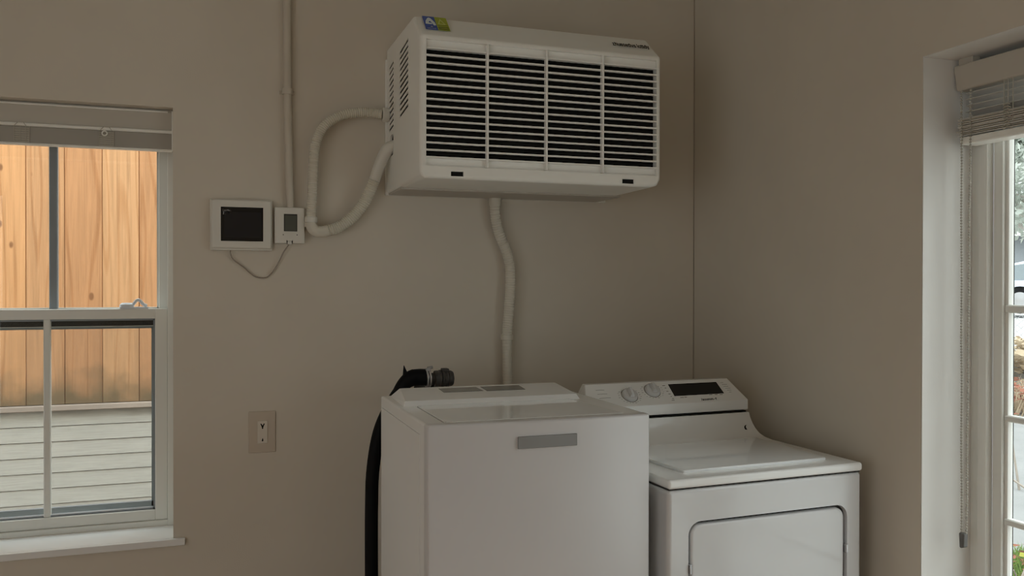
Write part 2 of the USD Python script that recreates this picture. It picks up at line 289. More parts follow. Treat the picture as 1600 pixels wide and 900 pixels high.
# --- blind of window 1 (raised, gathered at the head)
b1 = thing('window_blind', 'raised taupe venetian blind gathered at the top of the left window', 'blind', (-.47, .03, 1.957))
X0, X1 = WX0 + .004, WX1 - .0008
obj('headrail', bx((X0, .052, 1.900), (X1 - .003, .066, 1.9565)), M_BLIND, b1)
obj('valance', cbox((X0, .044, 1.886), (X1 - .004, .050, 1.949), .0015), M_BLIND, b1)
obj('valance_bead', tube([[X0, .043, 1.9485], [X1 - .016, .043, 1.9485]], .0030, 10), M_BLINDL, b1, label='pale bead along the valance top')
q = obj('lower_bead', tube([[X0, .038, 1.8835], [X1 - .003, .038, 1.8835]], .0055, 12), M_BLINDL, b1, label='pale rounded rail under the valance')
obj('end_bracket', cbox((X1 - .004, .030, 1.822), (X1, .06, 1.950), .001), M_BLINDL, b1)
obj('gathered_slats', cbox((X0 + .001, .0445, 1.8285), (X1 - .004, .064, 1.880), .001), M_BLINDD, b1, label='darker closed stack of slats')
obj('bottom_rail', rbox((X0, .041, 1.8215), (X1 - .003, .066, 1.8285), .0025), M_BLINDL, b1)
for x in (-.535, -.297):
    t = join(*[bx((x - .022, .0425, 1.829 + k * .0068), (x + .022, .0446, 1.8335 + k * .0068)) for k in range(7)], *[bx((x + d - .001, .0415, 1.829), (x + d + .001, .0446, 1.879)) for d in (-.021, -.004, .012, .021)])
    obj('ladder_tape', t, M_TAPE, b1)
for x in (-.535, -.295):
    obj('cord', join(*[tube([[x + d, .0325, 1.8785], [x + d * .7, .0320, 1.884], [x + d * .5, .0335, 1.8895]], .0010, 6) for d in (-.018, .014)]), M_TAPE, b1)
obj('cord_ring', trimesh.creation.torus(.0072, .0022, major_sections=20, minor_sections=8, transform=trimesh.transformations.translation_matrix([-.302, .0385, 1.869]) @ trimesh.transformations.rotation_matrix(math.pi / 2, [1, 0, 0])), M_BLINDL, b1, label='small pale pull ring')

# --- window 2 (right wall): two tall divided units in a deep reveal
w2 = thing('window_2', 'tall bright divided window in the deep reveal of the right wall', None, (XR + .2, RY0, RZ0), kind='structure')
YM = (RY0 + RY1) / 2
def ring(x0, x1, y0, y1, z0, z1, t, c=.0015):
    return join(cbox((x0, y0, z0), (x1, y0 + t, z1), c), cbox((x0, y1 - t, z0), (x1, y1, z1), c), cbox((x0, y0 + t, z0), (x1, y1 - t, z0 + t), c), cbox((x0, y0 + t, z1 - t), (x1, y1 - t, z1), c))
MR = 1.332
for (ya, yb) in ((YM + .012, RY1 - .0005), (RY0 + .0005, YM - .012)):
    q = obj('window_frame', ring(1.976, 2.072, ya, yb, RZ0 + .02, RZ1 - .001, .030), M_FRAME, w2)
    obj('frame_bead', ring(1.967, 1.990, ya + .031, yb - .031, RZ0 + .051, RZ1 - .032, .028), M_TRIM, q)
    obj('weather_strip', ring(1.994, 2.06, ya + .059, yb - .059, RZ0 + .079, RZ1 - .060, .006), M_SEAM, q)
    a, b = ya + .0655, yb - .0640
    z0, z1 = RZ0 + .0855, RZ1 - .0665
    s = obj('sash', ring(1.984, 2.018, a, b, z0, z1, .029), M_FRAME, w2)
    obj('glazing_bead', ring(1.993, 2.012, a + .029, b - .029, z0 + .029, z1 - .029, .0105), M_TRIM, s)
    zs = [.215, .490, .770, 1.043, 1.332]; zz = [z0 + .029] + zs + [z1 - .029]
    for zc in zs:
        h_ = .0105 if zc > 1.3 else .0085
        obj('muntin', cbox((1.990, a + .03, zc - h_), (2.012, b - .03, zc + h_), .003), M_FRAME, s)
    for z_a, z_b in zip(zz[:-1], zz[1:]): obj('pane', bx((2.003, a + .03, z_a), (2.006, b - .03, z_b)), M_GLASS, s)
obj('mullion', cbox((1.972, YM - .012, RZ0 + .02), (2.072, YM + .012, RZ1 - .001), .0015), M_FRAME, w2)
obj('window_sill', rbox((XR - .012, RY0 + .0005, RZ0 + .0005), (1.976, RY1 - .0005, RZ0 + .021), .003), M_SILL, w2)

# --- blind of window 2
b2 = thing('window_blind', 'half-raised pale venetian blind hanging in the right window', 'blind', (1.92, -1.66, 2.0))
hy0, hy1 = -2.10, -1.162
hb = rhull([[1.905 + dx, y, z] for dx in (.005, .050) for (y, z) in ((hy0 + .01, 1.923), (hy0 + .01, 1.977), (hy1 - .006, 1.978), (hy1 - .016, 1.920))], .006, 4)
obj('headrail', hb, M_BLIND, b2, label='boxy pale headrail')
obj('mounting_bracket', rbox((1.915, -1.215, 1.982), (1.945, -1.168, 2.0035), .004), M_BLIND, b2)
def slat(zc, tilt, y0=-2.085, y1=-1.196, w=.050, bow=.006, t=.0016, droop=0.0):
    u = np.linspace(-1, 1, 9); top = [(1.937 + x * w / 2, zc + tilt * x - bow * x * x) for x in u]
    poly = [(x, z + t / 2) for x, z in top] + [(x, z - t / 2) for x, z in reversed(top)]
    m = prism(poly, y1 - y0); return to_axes(m, (0, y0, 0), (1, 0, 0), (0, 0, 1), (0, 1, 0)) if False else tm(np.stack([m.vertices[:, 0], y0 + m.vertices[:, 2], m.vertices[:, 1]], 1), m.faces[:, ::-1])
for k in range(5): obj('slat', slat(1.9145 - k * .0165, -.013), M_SLAT, b2)
for k in range(13):
    jy, jx = rng.uniform(-.008, .004), rng.uniform(-.002, .002)
    m = slat(1.8385 - k * .0037, rng.uniform(-.001, .001), y1=-1.176 + jy, bow=.0015, t=.0026); m.apply_translation([-.008 + jx, 0, 0])
    obj('slat', m, M_SLATS if k % 2 else M_SLAT, b2)
obj('bottom_rail', rbox((1.902, -2.085, 1.768), (1.960, -1.186, 1.789), .006, 4), M_BLINDL, b2)
for y in (-1.335, -1.92):
    obj('ladder_tape', join(*[tube(spline([[1.9035 - .0015 * (k % 2), y - .012 + .003 * (k % 3), 1.788 + k * .0075], [1.9005, y, 1.792 + k * .0075], [1.9035, y + .014, 1.789 + k * .0075]], 4), .0016, 6) for k in range(9)],
                            *[tube([[1.906, y + d, 1.788], [1.906, y + d, 1.918]], .0011, 6) for d in (-.012, .002, .014)]), M_TAPE, b2)
ch = thing('bead_chain', 'long looped bead chain hanging beside the right window frame', 'blind chain', (1.90, -1.21, .735))
ball = trimesh.creation.icosphere(1, .0031)
for sgn in (1, -1):
    pts = []
    for z in np.arange(.737, 1.915, .0076):
        t = (z - .735) / 1.18; y = -1.2105 + sgn * (.006 + .007 * t); pts.append([1.897 + (.004 if sgn < 0 else 0), y + .0007 * math.sin(z * 21), z])
    v = np.vstack([ball.vertices + p for p in pts]); f = np.vstack([ball.faces + i * len(ball.vertices) for i in range(len(pts))])
    obj('bead_strand', join(tm(v, f), tube(np.array(pts)[::6], .0007, 5)), M_BEAD, ch, kind='stuff', smooth=True)
obj('chain_weight', rhull([[1.893 + dx, -1.2105 + dy, z] for dx in (0, .008) for dy, z in ((-.005, .733), (.005, .733), (-.004, .703), (.003, .700))], .004, 3), M_DKPL, ch, label='grey tensioner clip at the chain end')

# ================================================================ AIR CONDITIONER
ac = thing('air_conditioner', 'large white box air conditioner mounted high on the back wall', 'air conditioner', (.985, 0, 1.70))
AX0, AX1 = .589, 1.383
r = .012
body = rhull([[x, y, z] for x in (AX0 + r, AX1 - r) for y, z in ((-.014, 1.705 + r), (-.500 + r, 1.734), (-.500 + r, 2.118), (-.412 + r, 2.203 - r), (-.014, 2.203 - r))]
             + [[x, -.500 + r, 1.705 + r] for x in (AX0 + .020, AX1 - .034)] + [[x, -.500 + r, 1.7215] for x in (AX0 + .014, AX1 - .019)], r, 4)
rec = bx((.609, -.52, 1.742), (1.367, -.474, 2.112))
slots = []
for (ya, yb, za, zb, h, n, dz) in ((-.221, -.346, 2.134, 2.148, .0095, 12, .01835), (-.052, -.124, 2.122, 2.132, .0085, 12, .0190)):
    for k in range(n):
        o = -k * dz
        pts = [[x, y, z + o + s * h / 2] for x in (AX0 - .01, AX0 + .014) for (y, z) in ((ya, za), (yb, zb)) for s in (-1, 1)]
        slots.append(hull(pts))
hole = rhull([[x, y, z] for x in (AX0 - .02, AX0 + .02) for y in (-.088, -.108) for z in (1.838, 1.880)], .014, 3)
tray = bx((AX0 + .004, -.217, 1.69), (AX1 + .05, .01, 1.7068))
body = cut(body, rec, *slots, hole, tray, bx((.684, -.503, 1.7135), (.722, -.492, 1.7275)), bx((1.245, -.503, 1.7135), (1.285, -.492, 1.7275)))
q = obj('case', body, M_ACW, ac, smooth=30)
obj('vent_backing', join(bx((AX0 + .0025, -.36, 1.925), (AX0 + .0045, -.20, 2.16)), bx((AX0 + .0025, -.135, 1.90), (AX0 + .0045, -.04, 2.14)), bx((AX0 + .0060, -.123, 1.82), (AX0 + .0085, -.073, 1.90))), M_BLACK, q, label='dark inside of the side vents')
obj('latch_slot', bx((.685, -.4985, 1.7145), (.721, -.4935, 1.7265)), M_BLACK, q, label='small black slot on the bottom lip'); obj('latch_slot', bx((1.246, -.4985, 1.7145), (1.284, -.4935, 1.7265)), M_BLACK, q, label='small black slot on the bottom lip')
obj('drip_tray', cbox((AX0 + .006, -.217, 1.6995), (AX1 - .004, -.012, 1.7065), .001), M_ACU, ac, label='brownish metal tray under the case')
obj('wall_plate', cbox((.5845, -.0135, 1.699), (1.418, -.0002, 2.166), .002), M_ACW, ac)
g = thing_g = None
obj('intake', bx((.610, -.4765, 1.768), (1.366, -.4742, 2.086)), M_BLACK, ac, label='black filter area behind the bars')
fin = join(*[bx((.612, -.4790, 1.778 + k * .0106), (1.364, -.4766, 1.7795 + k * .0106)) for k in range(29)])
obj('fins', fin, paint('fin_metal', (0.016, 0.014, 0.012), 0.6, 0.3), ac, kind='stuff')
obj('blank_panel', bx((.609, -.489, 2.0885), (1.367, -.475, 2.112)), M_ACG, ac); obj('blank_panel', bx((.609, -.489, 1.742), (1.367, -.475, 1.7655)), M_ACG, ac)
for k in range(16):
    z = 2.0868 - k * .02133
    obj('grille_bar', hull([[x, y, z + dz] for x in (.6085, 1.3675) for y, dz in ((-.500, -.0014), (-.500, .0024), (-.498, .0034), (-.489, .0032), (-.489, -.0020), (-.498, -.0026))]), M_ACG, ac, smooth=50)
for x in (.797, .987, 1.177):
    obj('grille_post', cbox((x - .0036, -.5035, 1.7425), (x + .0036, -.486, 2.1115), .0015), M_ACG, ac)
# stickers and lettering on the leaning strip above the grille
d = np.array([0, .088, .085]); Ls = np.linalg.norm(d); SY = d / Ls; SN = np.array([0, -SY[2], SY[1]])
SO = np.array([0, -.497, 2.1172]) + SN * .0105
SO = np.array([0, -.488, 2.118]) + SN * .0122           # on the tangent plane of the two corner spheres
def strip(poly_or_mesh, off, th=.0006): return to_axes(poly_or_mesh if hasattr(poly_or_mesh, 'faces') else prism(poly_or_mesh, th), SO + SN * off, (1, 0, 0), SY, SN)
q = obj('energy_sticker', strip(sbox(.6145, .030, .6515, .108), 0), M_BLUE, ac, label='blue half sticker with a white arch emblem')
arch = Polygon([(.6195, .062), (.622, .078), (.630, .096), (.634, .099), (.638, .096), (.647, .074), (.6485, .058), (.6435, .056), (.640, .070), (.636, .080), (.6325, .082), (.6285, .074), (.628, .069), (.637, .067), (.637, .062)]).buffer(.0012)
obj('emblem', strip(arch, .0006, .0003), M_STW, q); obj('emblem', strip(Point(.6345, .047).buffer(.0035, 6), .0006, .0003), M_WINK, q)
obj('fine_print', strip(join(*[prism(sbox(.6195 + k * .0046, .034, .6225 + k * .0046, .0375), .0003) for k in range(6)]), .0006), M_WINK, q, kind='stuff')
q = obj('energy_sticker', strip(sbox(.6515, .030, .6885, .108), 0), M_GREEN, ac, label='green half sticker with a triangle emblem')
tri = Polygon([(.6575, .065), (.668, .098), (.6805, .065)]).buffer(.0008).difference(Polygon([(.6618, .069), (.668, .089), (.676, .069)]))
obj('emblem', strip(tri, .0006, .0003), paint('sticker_lime', (.55, .62, .20), .4), q)
obj('print_band', strip(join(prism(sbox(.6545, .0575, .6865, .0600), .0003), prism(sbox(.6550, .0335, .6860, .0505), .0003)), .0006), M_DGREEN, q)
t = meshkit.text_mesh('YIIIEED', .0075, .0003, bold=True); t.apply_scale([(.028) / t.extents[0], .9, 1]); t.apply_translation([.6565 - t.bounds[0][0], .0380 - t.bounds[0][1], 0])
obj('print_word', strip(t, .0009), M_GREEN, q)
t = meshkit.text_mesh('zhuesedve lottdy', .0150, .0006, bold=True); t.apply_scale([.131 / t.extents[0], 1.35, 1]); t.apply_translation([1.230 - t.bounds[0][0], .0455, 0])
obj('lettering', strip(t, .0002), M_INK, ac, label='small bold black lettering at upper right')

# corrugated hose loop
h1 = thing('corrugated_hose', 'ribbed cream hose looping from the air conditioner side to the thermostat', 'hose', (.34, -.045, 1.58))
yA = -.040
obj('upper_hose', ribbed([[.566, -.050, 1.968], [.53, yA, 1.973], [.485, yA, 1.972], [.425, yA, 1.956], [.370, yA, 1.915], [.342, yA, 1.845], [.336, yA, 1.74], [.332, yA, 1.66], [.3295, yA, 1.612]], .0155), M_HOSE, h1, smooth=True)
obj('collar', lathe([(0, 0), (.021, 0), (.0235, .003), (.0235, .019), (.021, .023), (0, .023)], (.5655, -.05, 1.968), (1, 0, 0)), M_PLAST, h1, label='round white collar pressed on the case side')
obj('collar', lathe([(0, 0), (.0180, 0), (.0205, .003), (.0205, .016), (.018, .019), (0, .019)], (.3295, yA, 1.597), (0, 0, 1)), M_PLAST, h1)
obj('elbow', tube(spline([[.3295, yA, 1.598], [.331, yA, 1.585], [.342, yA, 1.571], [.362, yA, 1.567], [.388, yA, 1.572]], 8), np.r_[np.linspace(.0175, .0195, 20), [.0185] * 13], 20), M_HOSE, h1, smooth=True)
obj('lower_hose', ribbed([[.386, yA, 1.571], [.42, yA, 1.584], [.462, yA, 1.614], [.500, yA - .004, 1.660], [.526, yA - .012, 1.712], [.538, yA - .018, 1.745]], .0185, .0074), M_HOSE, h1, smooth=True)
obj('hose_cuff', tube(spline([[.537, yA - .018, 1.742], [.552, yA - .028, 1.790], [.566, -.078, 1.826], [.580, -.094, 1.848], [.603, -.098, 1.858]], 8), np.r_[np.linspace(.0185, .0215, 24), np.linspace(.0215, .020, 9)], 20), M_PLAST, h1, label='smooth cuff entering the side hole', smooth=True)
# drain hose below the air conditioner
h2 = thing('drain_conduit', 'ribbed cream hose running down the wall below the air conditioner', 'hose', (1.02, -.03, .9))
obj('upper_hose', ribbed([[.974, -.032, 1.697], [.974, -.032, 1.66], [.978, -.032, 1.622], [.992, -.032, 1.570], [1.014, -.032, 1.520], [1.029, -.032, 1.470], [1.0335, -.032, 1.41], [1.030, -.032, 1.33], [1.024, -.032, 1.26], [1.0205, -.032, 1.205]], .0182, .0085, .045), M_HOSE, h2, smooth=True)
obj('top_cuff', lathe([(0, 0), (.0205, 0), (.0215, .002), (.0215, .026), (0, .028)], (.974, -.032, 1.673), (0, 0, 1)), M_HOSE, h2)
obj('coupling', lathe([(0, 0), (.021, 0), (.0225, .002), (.0225, .017), (.021, .019), (0, .019)], (1.0205, -.032, 1.193), (0, 0, 1)), M_HOSE, h2)
obj('lower_pipe', ribbed([[1.0205, -.032, 1.195], [1.022, -.032, 1.10], [1.024, -.032, .90], [1.026, -.032, .30]], .0172, .0110, .02), M_HOSE, h2, smooth=True)

# ================================================================ CONTROL PANEL, THERMOSTAT, CONDUIT
cp = thing('control_panel', 'white wall control panel with a black screen left of the thermostat', 'control panel', (.11, 0, 1.50))
obj('back_box', rhull([[x, y, z] for x in (.0165, .2035) for y in (-.004, -.018) for z in (1.5055, 1.6645)], .0035, 3), M_PLAST, cp)
fb = rhull([[x, -.026, z] for x in (.0215, .1985) for z in (1.5135, 1.6605)] + [[x, -.0165, z] for x in (.0185, .2015) for z in (1.5080, 1.6635)], .0040, 4)
fb = cut(fb, bx((.0455, -.04, 1.5315), (.1775, -.0285, 1.6425)))
obj('front_frame', fb, M_PLAST, cp)
q = obj('screen', bx((.046, -.0290, 1.532), (.177, -.0282, 1.642)), M_SCREENF, cp, label='black glossy screen')
obj('screen_area', prism(sbox(.0605, 1.5470, .1665, 1.6225).buffer(.004), .0002), M_SCREEN, q)
ms = stage.GetPrimAtPath(q + '/screen_area'); usd_pts = UsdGeom.Mesh(ms).GetPointsAttr()
pv = np.array(usd_pts.Get()) + np.array([.11, 0, 1.50]); usd_pts.Set([Gf.Vec3f(float(a - .11), float(-.0292 - c), float(b - 1.50)) for a, b, c in pv])
if UsdGeom.Mesh(ms).GetNormalsAttr().HasAuthoredValue(): UsdGeom.Mesh(ms).GetNormalsAttr().Clear()
def walltext(txt, x0, z0, w, h, y, th=.0004, bold=False):
    t = meshkit.text_mesh(txt, h, th, bold=bold); t.apply_scale([w / t.extents[0], h / t.extents[1], 1]); t.apply_translation([x0 - t.bounds[0][0], z0 - t.bounds[0][1], 0])
    return to_axes(t, (0, y, 0), (1, 0, 0), (0, 0, 1), (0, -1, 0))
obj('lettering', walltext('Lootfu..', .0515, 1.6285, .026, .0058, -.0290), M_WINK, cp, label='tiny grey words at the screen corner')
obj('lettering', walltext('2IIID', .0515, 1.6180, .0220, .0080, -.0290, bold=True), M_WINK, cp, label='tiny grey digits at the screen corner')
th = thing('thermostat', 'small white thermostat box with a grey display under the conduit', 'thermostat', (.262, 0, 1.527))
tb = cut(rhull([[x, y, z] for x in (.2175, .3065) for y in (-.004, -.0265) for z in (1.5305, 1.6425)], .0035, 4), bx((.2425, -.04, 1.5665), (.2865, -.0285, 1.6245)), bx((.2525, -.04, 1.52), (.2705, -.010, 1.535)))
obj('case', tb, M_PLAST, th)
q = obj('display', bx((.243, -.0292, 1.567), (.286, -.0284, 1.624)), M_LCDD, th, label='grey display window'); obj('display_area', bx((.2465, -.0296, 1.5695), (.2825, -.0292, 1.6195)), M_LCD, q)
for x in (.241, .2855): obj('button', bx((x - .0016, -.0306, 1.5535), (x + .0016, -.0299, 1.5575)), M_GINK, th)
obj('cable_socket', join(bx((.2515, -.031, 1.5290), (.2535, -.009, 1.5375)), bx((.2695, -.031, 1.5290), (.2715, -.009, 1.5375))), M_INK, th, label='black edges of the cable socket'); obj('plug', cbox((.2545, -.029, 1.524), (.2685, -.010, 1.5345), .001), M_PLAST, th)
obj('side_clip', cbox((.3095, -.030, 1.583), (.3145, -.012, 1.600), .001), M_PLAST, th)
cb = obj('cable', tube(spline([[.0755, -.013, 1.5045], [.0765, -.012, 1.490], [.083, -.010, 1.474], [.100, -.008, 1.460], [.118, -.008, 1.447], [.135, -.007, 1.431], [.152, -.007, 1.418], [.170, -.007, 1.413], [.188, -.007, 1.414], [.199, -.007, 1.422], [.215, -.008, 1.443], [.230, -.010, 1.470], [.244, -.013, 1.500], [.2605, -.019, 1.5245]], 6), .0021, 8), M_CABLE, smooth=True)
tag(stage.GetPrimAtPath(cb), 'thin grey cable drooping between the control panel and the thermostat', 'cable')
cd = thing('conduit_pipe', 'slim painted conduit pipe rising from the thermostat to the ceiling', 'pipe', (.256, -.014, 1.645))
obj('pipe', tube([[.2655, -.015, 1.641], [.2625, -.015, 1.70], [.259, -.0145, 1.85], [.2555, -.0145, 2.03], [.2540, -.0145, 2.4], [.2535, -.0145, TOP - .0005]], [.0112, .0125, .0130, .0130, .0128, .0128], 18), M_PIPE, cd, smooth=True)
obj('pipe_clip', join(tube([[.2555, -.0145, 2.021], [.2555, -.0145, 2.040]], .0172, 18), cbox((.2300, -.0055, 2.023), (.2810, -.0003, 2.034), .0015)), M_PIPE, cd, label='saddle clip holding the pipe'); 
for x in (.2345, .2765): obj('screw', lathe([(0, 0), (.0035, 0), (.003, .002), (0, .0026)], (x, -.0055, 2.0285), (0, -1, 0), 10), M_PIPE, cd)

# ================================================================ OUTLET
ol = thing('wall_outlet', 'beige wall plate with a pale insert between window and washer', 'wall outlet', (.176, 0, .835))
obj('plate', rhull([[x, y, z] for x in (.1345, .2165) for y in (-.002, -.0028) for z in (.8375, .9705)], .0018, 3), M_PLATE, ol)
obj('insert', cbox((.160, -.0072, .8665), (.1925, -.003, .9405), .0012), M_PLATEI, ol, label='pale upright insert')
yy = prism(Polygon([(.1695, .9315), (.1720, .9325), (.1765, .9255), (.1805, .9325), (.1832, .9315), (.1785, .9195), (.1778, .9145), (.1748, .9145), (.1742, .9195)]), .0006)
obj('slot', to_axes(yy, (0, -.0070, 0), (1, 0, 0), (0, 0, 1), (0, -1, 0)), M_BLACK, ol, label='black slot shaped like the letter Y')
yy = prism(Polygon([(.1735, .8735), (.1745, .8785), (.1765, .8850), (.1785, .8785), (.1788, .8735)]), .0006)
obj('slot', to_axes(yy, (0, -.0070, 0), (1, 0, 0), (0, 0, 1), (0, -1, 0)), M_BLACK, ol, label='black drop-shaped earth slot')

# ================================================================ WASHER
wx0, wx1, wyb = .484, 1.064, -.455
ws = thing('washing_machine', 'white top-loading washing machine with a grey badge on its glossy front', 'washing machine', ((wx0 + wx1) / 2, -.74, 0))
bd = rbox((wx0, -1.006, .03), (wx1, wyb, 1.066), .007, 4)
bd = cut(bd, bx((wx0 - .01, -.950, 1.0325), (wx0 + .004, -.470, 1.0355)), bx((wx0 - .01, -.948, .05), (wx0 + .004, -.945, 1.0325)),
         prism(Polygon([(.532, -1.1), (.532, -.692), (.985, -.692), (1.014, -1.1)]), .2).apply_translation([0, 0, 1.0615]),
         bx((wx0 - .1, -1.2, -.1), (wx1 + .1, -.9935, 2)))
obj('body', bd, M_ENAMEL_LIT, ws, smooth=30)
def front_outline(inset, z):
    xs = np.r_[np.linspace(-1, -.98, 5), np.linspace(-.9, .9, 19), np.linspace(.98, 1, 5)]; c, h = (wx0 + wx1) / 2, (wx1 - wx0) / 2 - inset; P = []
    for t in xs:
        y = -1.024 - .011 * (1 - t * t); e = max(0, abs(t) - .982) / .018
        P.append([c + t * h, y + inset + .006 * e * e, z])
    P += [[c + h, -.994, z], [c - h, -.994, z]]
    return P
rr = .006; ring_pts = []
for a in np.linspace(0, math.pi / 2, 6): ring_pts += front_outline(rr * (1 - math.cos(a)), 1.067 - rr + rr * math.sin(a))
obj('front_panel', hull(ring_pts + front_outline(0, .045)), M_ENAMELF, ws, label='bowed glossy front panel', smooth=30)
lid = hull([[x, y, z] for (x, y) in ((.5365, -.9925), (.5355, -.6975), (.9815, -.6975), (1.0065, -.9925)) for z in (1.0605, 1.0655)] + [[x, y, 1.0675] for (x, y) in ((.5390, -.990), (.5380, -.700), (.979, -.700), (1.0035, -.990))])
obj('lid', lid, M_LID, ws, smooth=20)
for P in ([(.5325, -.692), (.5350, -.692), (.5360, -.9930), (.5335, -.9930)], [(.9825, -.692), (.9850, -.692), (1.0105, -.9930), (1.0080, -.9930)]):
    obj('lid_seam', prism(Polygon(P), .0006).apply_translation([0, 0, 1.0616]), M_SEAM, ws)
rc = .0035
con = rhull([[.500, -.700, 1.060], [1.012, -.700, 1.060], [.507, -.690, 1.0765], [1.003, -.690, 1.0765], [.536, -.482, 1.0855], [1.022, -.482, 1.0855], [.512, -.466, 1.062], [1.040, -.466, 1.062]], rc, 4)
q = obj('console', con, M_ENAMEL_LIT, ws, smooth=25)
KY = np.array([0, .208, .009]); KY /= np.linalg.norm(KY); KN = np.array([0, -KY[2], KY[1]]); KO = np.array([0, -.690, 1.0765]) + KN * rc
for P in ([(.643, .176), (.757, .176), (.759, .108), (.641, .108)], [(.772, .179), (.893, .179), (.887, .103), (.769, .103)]):
    obj('display', to_axes(prism(P, .0009), KO, (1, 0, 0), KY, KN), M_WDISP, q, label='dark grey control window')
obj('badge', cbox((.7035, -1.0395, 1.0015), (.8565, -1.030, 1.0305), .0008), M_HANDLE, ws, label='flat grey metal badge plate')
for x in (wx0 + .05, wx1 - .05):
    for y in (-.95, -.51): obj('foot', lathe([(0, 0), (.022, 0), (.022, .008), (.012, .014), (.012, .034), (0, .034)], (x, y, 0), k=16), M_RUB, ws)

# ---- drain hose behind the washer
dh = thing('drain_hose', 'thick black rubber hose with a steel clamp behind the washing machine', 'hose', (.49, -.28, 0))
obj('hose', tube(spline([[.500, -.285, .018], [.490, -.28, .15], [.4885, -.28, .45], [.4885, -.28, .70], [.4935, -.28, .82], [.513, -.28, .93], [.549, -.28, 1.012], [.583, -.28, 1.062], [.610, -.28, 1.090], [.645, -.28, 1.094]], 10), .0205, 20), M_RUB, dh, smooth=True)
obj('hose_sleeve', tube(spline([[.566, -.28, 1.042], [.588, -.28, 1.074], [.612, -.28, 1.093], [.640, -.28, 1.0975], [.668, -.28, 1.095]], 8), np.r_[np.linspace(.017, .0275, 20), [.0265] * 13], 20), M_RUB, dh, smooth=True)
obj('hose_tab', hull([[.588, -.285, 1.105], [.604, -.285, 1.108], [.588, -.275, 1.105], [.604, -.275, 1.108], [.5895, -.281, 1.1365], [.5915, -.279, 1.1365]]), M_RUB, dh)
for k, x in enumerate((.663, .6715)): obj('hose_clamp', lathe([(.0255, -.003), (.0295, -.003), (.030, 0), (.0295, .003), (.0255, .003), (.0255, -.003)], (x, -.28, 1.0945), (1, 0, .05)), M_STEEL, dh, label='shiny steel clamp ring')
obj('clamp_screw', join(cyl([.664, -.292, 1.127], [.681, -.292, 1.129], .0045, 10), bx((.660, -.297, 1.118), (.674, -.287, 1.126))), M_STEEL, dh)
prof = [(0, -.002), (.019, 0), (.019, .012), (.026, .014), (.0265, .02)]
for k in range(4): prof += [(.0255 + .002 * (k % 2), .026 + k * .011), (.0285 - .001 * k, .030 + k * .011), (.0285 - .001 * k, .033 + k * .011), (.0252, .035 + k * .011)]
prof += [(.022, .074), (.012, .077), (0, .077)]
obj('threaded_fitting', lathe(prof, (.676, -.28, 1.0905), (1, 0, 0), 18), M_RUB2, dh, label='grimy ridged black fitting')
obj('fitting_cap', rbox((.712, -.294, 1.112), (.736, -.268, 1.1235), .004), M_RUB2, dh)
obj('wall_stub', tube(spline([[.700, -.28, 1.085], [.705, -.22, 1.060], [.706, -.12, 1.035], [.706, -.001, 1.03]], 6), .019, 14), M_RUB, dh, smooth=True)

# ================================================================ DRYER (turned 2.4 degrees)
A = math.radians(2.4); DO = np.array([1.413, -1.0425, 0]); DU = np.array([math.cos(A), math.sin(A), 0]); DV = np.array([-math.sin(A), math.cos(A), 0]); DZ = np.array([0, 0, 1.0])
dr = thing('clothes_dryer', 'white clothes dryer with two knobs and a black display beside the washer', 'clothes dryer', (1.413, -1.0425, 0))
def L(m): return to_axes(m, DO, DU, DV, DZ)
hw = .3145
cab = rbox((-hw + .002, .004, .03), (hw - .002, .62, .8735), .012, 4)
dpoly = sbox(-.252, .40, .262, .788)           # door recess outline (u, z)
dpoly = sbox(-.252, .05, .262, .788).buffer(-.036).buffer(.036, 8)
rec = prism(dpoly, .05); rec = tm(np.stack([rec.vertices[:, 0], -.03 + rec.vertices[:, 2], rec.vertices[:, 1]], 1), rec.faces[:, ::-1])
cab = cut(cab, rec)
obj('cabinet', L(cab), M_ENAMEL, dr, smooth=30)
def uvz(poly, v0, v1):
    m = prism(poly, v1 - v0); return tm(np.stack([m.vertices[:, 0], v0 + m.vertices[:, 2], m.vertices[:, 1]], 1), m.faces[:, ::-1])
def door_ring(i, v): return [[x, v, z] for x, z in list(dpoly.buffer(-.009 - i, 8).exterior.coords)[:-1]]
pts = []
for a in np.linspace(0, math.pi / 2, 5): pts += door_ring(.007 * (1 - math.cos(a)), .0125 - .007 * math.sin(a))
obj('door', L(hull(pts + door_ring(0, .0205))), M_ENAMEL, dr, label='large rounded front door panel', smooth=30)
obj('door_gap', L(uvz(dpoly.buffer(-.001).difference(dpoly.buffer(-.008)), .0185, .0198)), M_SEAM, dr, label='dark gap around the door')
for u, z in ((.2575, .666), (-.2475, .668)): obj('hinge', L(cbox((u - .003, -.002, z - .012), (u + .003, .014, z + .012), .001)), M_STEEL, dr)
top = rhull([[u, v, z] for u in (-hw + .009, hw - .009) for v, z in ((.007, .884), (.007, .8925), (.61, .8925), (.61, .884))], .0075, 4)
obj('top_panel', L(top), M_ENAMEL_LIT, dr, smooth=30)
obj('top_seam', L(bx((-hw + .006, .0075, .8725), (hw - .006, .60, .8772))), M_SEAM, dr, label='dark seam under the top panel')
lidp = rhull([[u, v, z] for u, v in ((-.229 + .004, .066), (.240 - .004, .066), (.256, .395), (-.245, .395)) for z in (.899, .9035)], .004, 4)
obj('lid', L(lidp), M_LID, dr, smooth=25)
# console: backsplash, seam, control face with tapered ends
bs = [(.375, .900), (.415, .9035), (.440, .911), (.458, .924), (.470, .940), (.478, .9575), (.481, .9745), (.60, .9745), (.60, .9)]
bsm = prism(bs, 2 * (hw - .010)); bsm = tm(np.stack([bsm.vertices[:, 2] - (hw - .010), bsm.vertices[:, 0], bsm.vertices[:, 1]], 1), bsm.faces)
